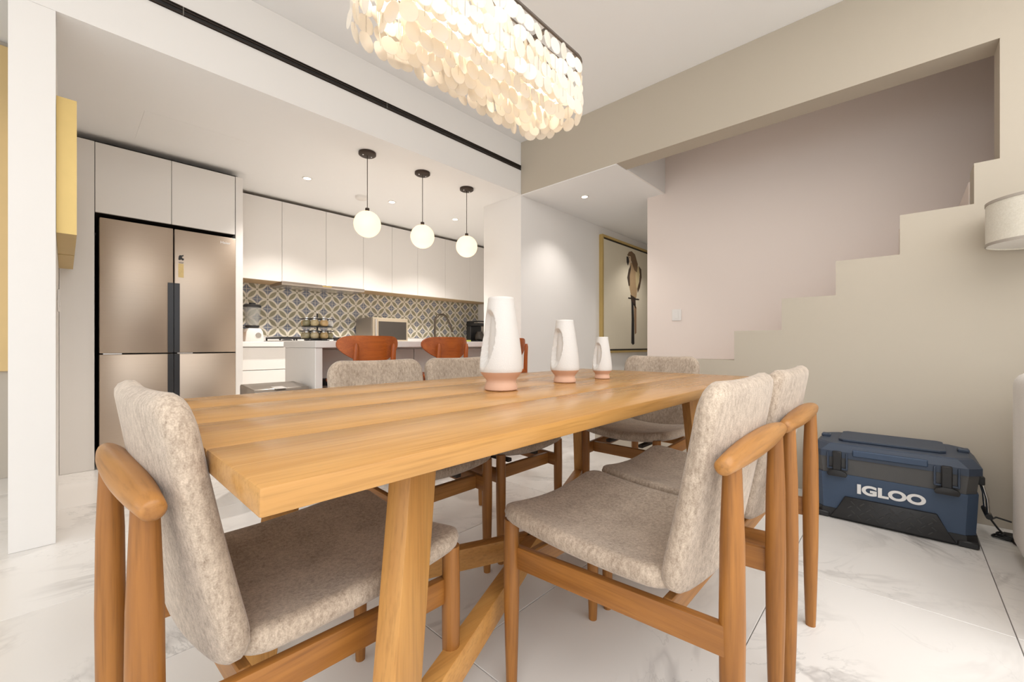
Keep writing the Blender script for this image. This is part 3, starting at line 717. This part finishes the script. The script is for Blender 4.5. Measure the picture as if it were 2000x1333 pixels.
# spice carousel with its jars
SX, SY = 1.312, 3.25
t = thing('spice_rack', 'two-tier black wire spice carousel on the breakfast bar', 'spice rack', (SX, SY, zc))
b = B(); b.lathe([(.085, 0), (.085, .008), (.02, .012)], 32); b.tube([(0, 0, .01), (0, 0, .205)], .006, 10); b.build('stand', black, t, 40)
b = B()
for z in (.073, .165):
    b.tube([(.118*math.cos(2*PI*k/36), .118*math.sin(2*PI*k/36), z) for k in range(36)], .003, 6, closed=True)
    for k in range(8):
        a = 2*PI*k/8+PI/8+.2; b.tube([(0, 0, z), (.118*math.cos(a), .118*math.sin(a), z)], .0025, 6)
b.lathe([(.112, .0125), (.112, .016)], 32); b.lathe([(.112, .104), (.112, .108)], 32); b.build('tier_rings', black, t, 40)
B().sphere((0, 0, .212), .009, 12, 8).build('finial', chrome, t, 180)
cols = [(196, 176, 132), (204, 168, 116), (226, 222, 214), (178, 160, 116), (170, 156, 120), (198, 178, 140), (190, 160, 110), (150, 140, 104)]
for tier, (z0, nm) in enumerate(((.0168, 'lower'), (.1088, 'upper'))):
    for k in range(8):
        a = 2*PI*k/8+.2; x, y_ = SX+.085*math.cos(a), SY+.085*math.sin(a)
        j = thing('spice_jar', 'small round glass spice jar with chrome lid on the %s tier of the carousel' % nm, 'jar', (x, y_, zc+z0), 0, 'spice jars on the %s tier' % nm)
        cc = cols[(k+3*tier) % 8]
        B().lathe([(.018, 0), (.026, .006), (.029, .02), (.028, .035), (.021, .046)], 18).build('glass_body', plain('spice_%d_%d_%d' % cc, cc, .18, var=.3, scale=90), j, 50)
        B().lathe([(.020, .0462), (.0205, .062), (.018, .064)], 18).build('lid', chrome, j, 40)
# microwave
t = thing('microwave', 'stainless microwave oven with dark glass door on the worktop', 'microwave', (2.712, 4.75, zc))
B().box(-.243, .243, -.185, .20, .012, .295, .004, 1).build('body', steel2, t)
d = B().box(-.238, .238, -.205, -.1855, .014, .293, .003, 1).build('door', plain('champagne_steel', (196, 182, 160), .35, metal=.7), t)
B().box(-.165, .215, -.2075, -.2048, .03, .25, .002, 1).build('window', dark_glass, d)
B().box(-.215, -.190, -.222, -.2055, .035, .275, .004, 1).build('handle', chrome, d)
b = B()
for sx in (-.2, .2):
    for sy in (-.15, .16): b.lathe([(.014, 0), (.014, .0118)], 12, (sx, sy, 0))
b.build('feet', black, t)
# tap
t = thing('kitchen_tap', 'tall arched chrome kitchen tap on the worktop by the sink', 'tap', (3.60, 4.86, zc))
nickel = plain('brushed_nickel', (104, 94, 84), .3, metal=.9)
B().lathe([(.026, 0), (.026, .008), (.018, .014), (.018, .05)], 20).build('base', nickel, t, 40)
pts = [(0, 0, .05), (0, 0, .30)]
for k in range(1, 11):
    a = PI*k/10*.86; pts.append((.105-.105*math.cos(a), -.03*math.sin(a/2), .30+.105*math.sin(a)))
pts += [(.262, -.04, .22)]
b = B().tube(pts, .0145, 14).build('spout', nickel, t, 50)
B().tube([(.247, -.038, .255), (.285, -.042, .155)], [.015, .017], 14).build('spray_head', nickel, t, 50)
B().tube([(.018, 0, .035), (.07, -.01, .05)], [.007, .006], 10).build('lever', nickel, t, 50)
tag(B().box(3.83, 3.97, 4.50, 4.58, zc, zc+.035, .008, 2).build('dish_sponge', plain('sponge_green', (190, 200, 96), .9, var=.2, scale=60)), 'yellow-green sponge on the worktop below the tap', 'sponge')
# coffee maker
t = thing('coffee_maker', 'black drip coffee maker with chrome band in the worktop corner', 'coffee maker', (4.27, 4.70, zc))
B().box(-.11, .11, -.13, .13, 0, .03, .006, 1).build('base', blackpl, t, 40)
B().box(-.11, .11, .03, .13, .0305, .25, .006, 1).build('tower', blackpl, t, 40)
B().box(-.112, .112, -.13, .13, .2505, .325, .012, 2).build('head', blackpl, t, 40)
B().box(-.113, .113, -.132, -.05, .292, .302).build('chrome_band', chrome, t)
B().lathe([(.055, .0305), (.072, .05), (.072, .11), (.05, .15), (.05, .165)], 24, (0, -.045, 0)).build('carafe', dark_glass, t, 50)
B().tube([(.04, -.105, .15), (.06, -.15, .14), (.06, -.15, .07), (.05, -.11, .06)], .007, 8).build('carafe_handle', chrome, t, 50)

# ------------------------------------------------------------------ bins
t = thing('trash_can', 'wide brushed steel trash can in front of the kitchen drawers', 'trash can', (.955, 3.02, 0))
B().box(-.155, .155, -.10, .13, .001, .56, .03, 3).build('body', steel2, t, 40)
B().prism([(-.112, .5605), (-.112, .60), (-.095, .618), (.13, .640), (.142, .63), (.142, .5605)], -.168, .168, 'x', .006).build('lid', steel2, t, 40)
B().box(-.05, .02, -.06, .02, .624, .6262, M=None).build('lid_label', plain('paper', (226, 220, 212), .6), t)
t.children[-1].rotation_euler = (math.radians(5.3), 0, 0); t.children[-1].location = (0, 0, .0)
B().box(-.06, .06, -.135, -.10, .02, .035, .004, 1).build('pedal', blackpl, t)
t.rotation_euler = (0, 0, math.radians(4))
t = thing('waste_bin', 'slim grey waste bin under the breakfast bar', 'trash can', (1.335, 3.11, 0))
B().lathe([(.075, .001), (.088, .60)], 28).build('body', steel2, t, 40); B().lathe([(.09, .6005), (.09, .63), (.07, .645)], 28).build('lid', blackpl, t, 40)

# ------------------------------------------------------------------ cooler
CL, CH = .60, .405
ck = thing('cooler_box', 'blue hard-sided cooler box on the floor against the beige wall', 'cooler', (2.90, .045, 0), -PI/2)
# local: x = along (towards -Y world after -90 turn -> +x local is -Y world), y local = +X world; front is -y
L2 = CL/2; D0, D1 = -.185, .20
def rrect(x0, x1, y0, y1, ch_):
    return [(x0+ch_, y0), (x1-ch_, y0), (x1, y0+ch_), (x1, y1-ch_), (x1-ch_, y1), (x0+ch_, y1), (x0, y1-ch_), (x0, y0+ch_)]
def loft(b, secs):
    rings = [[b.bm.verts.new((p[0], p[1], z)) for p in poly] for poly, z in secs]; n = len(rings[0])
    for A, D in zip(rings, rings[1:]):
        for k in range(n): b.bm.faces.new((A[k], A[(k+1) % n], D[(k+1) % n], D[k]))
    b.bm.faces.new(rings[0][::-1]); b.bm.faces.new(rings[-1]); return b
sec = lambda g, z, c=.035: (rrect(-L2+g, L2-g, D0+g*.6, D1-g*.6, c), z)
b = loft(B(), [sec(.012, .001), sec(.006, .012), sec(.008, .052)]); b.build('base_tray', blackpl, ck)
b = loft(B(), [sec(.012, .0525), sec(.004, .235)]); b.build('body', blue_pl, ck)
b = loft(B(), [sec(.010, .2355), sec(.002, .318)]); b.build('grey_band', grey_pl, ck)
ld = loft(B(), [sec(-.008, .3185, .045), sec(-.008, .350, .045), sec(.018, .382, .05), sec(.03, .388, .05)]).build('lid', lid_pl, ck)
b = B(); b.prism(rrect(-.20, .20, -.10, .18, .02), .3885, .400, 'z', .003); b.build('lid_top', lid_pl, ld)
b = B(); b.box(-.135, .135, D0-.012, D0+.02, .334, .366, .004, 1); b.build('front_grip', blue_pl, ld)
for s in (-1, 1): B().box(s*.262-.02, s*.262+.02, .0, .05, .386, .402, .004, 1).build('hinge_boss', lid_pl, ld)
for s in (-1, 1):
    la = B(); xx = s*.195; yf = D0-.009
    la.box(xx-.018, xx+.018, yf-.014, yf+.006, .250, .352, .004, 1); lt = la.build('latch', blackpl, ck, 40)
    B().prism([(xx-.042, .238), (xx-.036, .226), (xx+.036, .226), (xx+.042, .238), (xx+.036, .250), (xx+.016, .258), (xx-.016, .258), (xx-.036, .250)], yf-.022, yf-.004, 'y', .003).build('latch_pull', blackpl, lt, 40)
    b = B()
    for q in (-1, 1): b.box(xx+q*.038-.004, xx+q*.038+.004, yf-.006, yf+.010, .262, .345, .002, 1)
    b.box(xx-.042, xx+.042, yf-.004, yf+.010, .258, .266, .002, 1); b.build('latch_surround', lid_pl, lt)
tr = B().prism([(-.225, .012), (-.20, .05), (-.165, .125), (.165, .125), (.20, .05), (.225, .012)], D0-.010, D0+.014, 'y', .004).build('tread_panel', blackpl, ck, 40)
b = B()
for i in range(9):
    for j in range(4):
        xx = -.145+i*.036+(j % 2)*.012; zz = .035+j*.022; an = PI/4 if (i+j) % 2 else -PI/4
        M = Matrix.Translation((xx, D0-.0105, zz)) @ Matrix.Rotation(an, 4, 'Y')
        b.box(-.011, .011, -.0015, .0015, -.0028, .0028, M=M)
b.build('tread_bars', plain('tread_grey', (52, 51, 50), .5), tr)
for s in (-1, 1): B().box(s*.262-.034, s*.262+.034, D0-.004, D1-.01, .0008, .03, .006, 1).build('foot_block', blackpl, ck, 40)
text_mesh('lettering', 'IGLOO', .062, printw, ck, Matrix.Translation((.005, D0-.0022, .172)) @ Matrix.Rotation(math.radians(2.0), 4, 'X') @ FACE_S, .0016, .0028, 1.28)
for s in (1,):
    b = B(); b.box(L2-.004, L2+.022, -.075, -.045, .262, .300, .004, 1); b.box(L2-.004, L2+.022, .045, .075, .262, .300, .004, 1); b.build('handle_lug', blackpl, ck, 40)
    for q in (-1, 1): B().tube([(L2+.012, q*.06, .28), (L2+.030, q*.062, .20), (L2+.034, q*.055, .13)], .006, 8).build('handle_strap', chrome, ck, 50)
    B().tube([(L2+.034, -.075, .125), (L2+.034, .075, .125)], .012, 12).build('handle_grip', blackpl, ck, 50)

# ------------------------------------------------------------------ sofa, lamp, cord at the right edge
t = thing('sofa', 'pale upholstered sofa end at the right picture edge', 'sofa', (2.33, -1.30, 0))
B().box(-.44, .47, .745, .953, .03, .785, .055, 4).build('arm', sofa_fab, t, 50)
B().box(-.44, .47, -.95, -.74, .03, .785, .055, 4).build('arm', sofa_fab, t, 50)
B().box(.26, .468, -.738, .743, .03, .785, .05, 4).build('back', sofa_fab, t, 50)
B().box(-.43, .258, -.738, .743, .05, .30, .02, 2).build('base', sofa_fab, t, 50)
for k in range(2): B().box(-.44, .255, -.735+.74*k, .0+.74*k, .302, .46, .045, 4).build('seat_cushion', sofa_fab, t, 50)
for sx in (-.36, .38):
    for sy in (-.85, .85): B().tube([(sx, sy, .001), (sx, sy, .04)], [.018, .022], 12).build('foot', blackpl, t)
t = thing('floor_lamp', 'floor lamp with cream drum shade behind the pale sofa', 'lamp', (2.935, -.468, 0))
B().lathe([(.10, .0008), (.10, .012), (.012, .02)], 32).build('base', bronze, t, 40)
B().tube([(0, 0, .018), (0, 0, 1.40)], .009, 12).build('pole', bronze, t, 50)
sh = B().lathe([(.180, 1.352), (.180, 1.552), (.178, 1.552), (.178, 1.352)], 48, cap=False).build('shade', linen, t, 40)
for z in (1.352, 1.540): B().lathe([(.1806, z), (.1822, z), (.1822, z+.012), (.1806, z+.012)], 48, cap=False).build('shade_trim', plain('grey_trim', (176, 166, 154), .7), sh, 40)
B().lathe([(.0, 1.358), (.177, 1.358), (.177, 1.360), (.0, 1.360)], 40, cap=False).build('diffuser', plain('white_diffuser', (240, 236, 230), .6), sh)
t = thing('power_cord', 'coiled black power cord on the floor between cooler and sofa', 'cord', (2.965, -.335, 0))
b = B(); pts = []
for k in range(60):
    a = k/60*2*PI*2.5; r = .030+.010*math.sin(a*.7); pts.append((r*math.cos(a)*.8, r*math.sin(a)*1.1-.02, .006+.012*k/60+.003*math.sin(a*3)))
pts += [(.03, -.0, .03), (.06, .02, .06), (.10, .0, .065), (.12, -.05, .05)]
b.tube(pts, .0042, 8).build('cable', blackpl, t, 60)
B().box(-.028, .028, -.065, -.01, .0005, .026, .006, 1).build('plug', blackpl, t, 40)
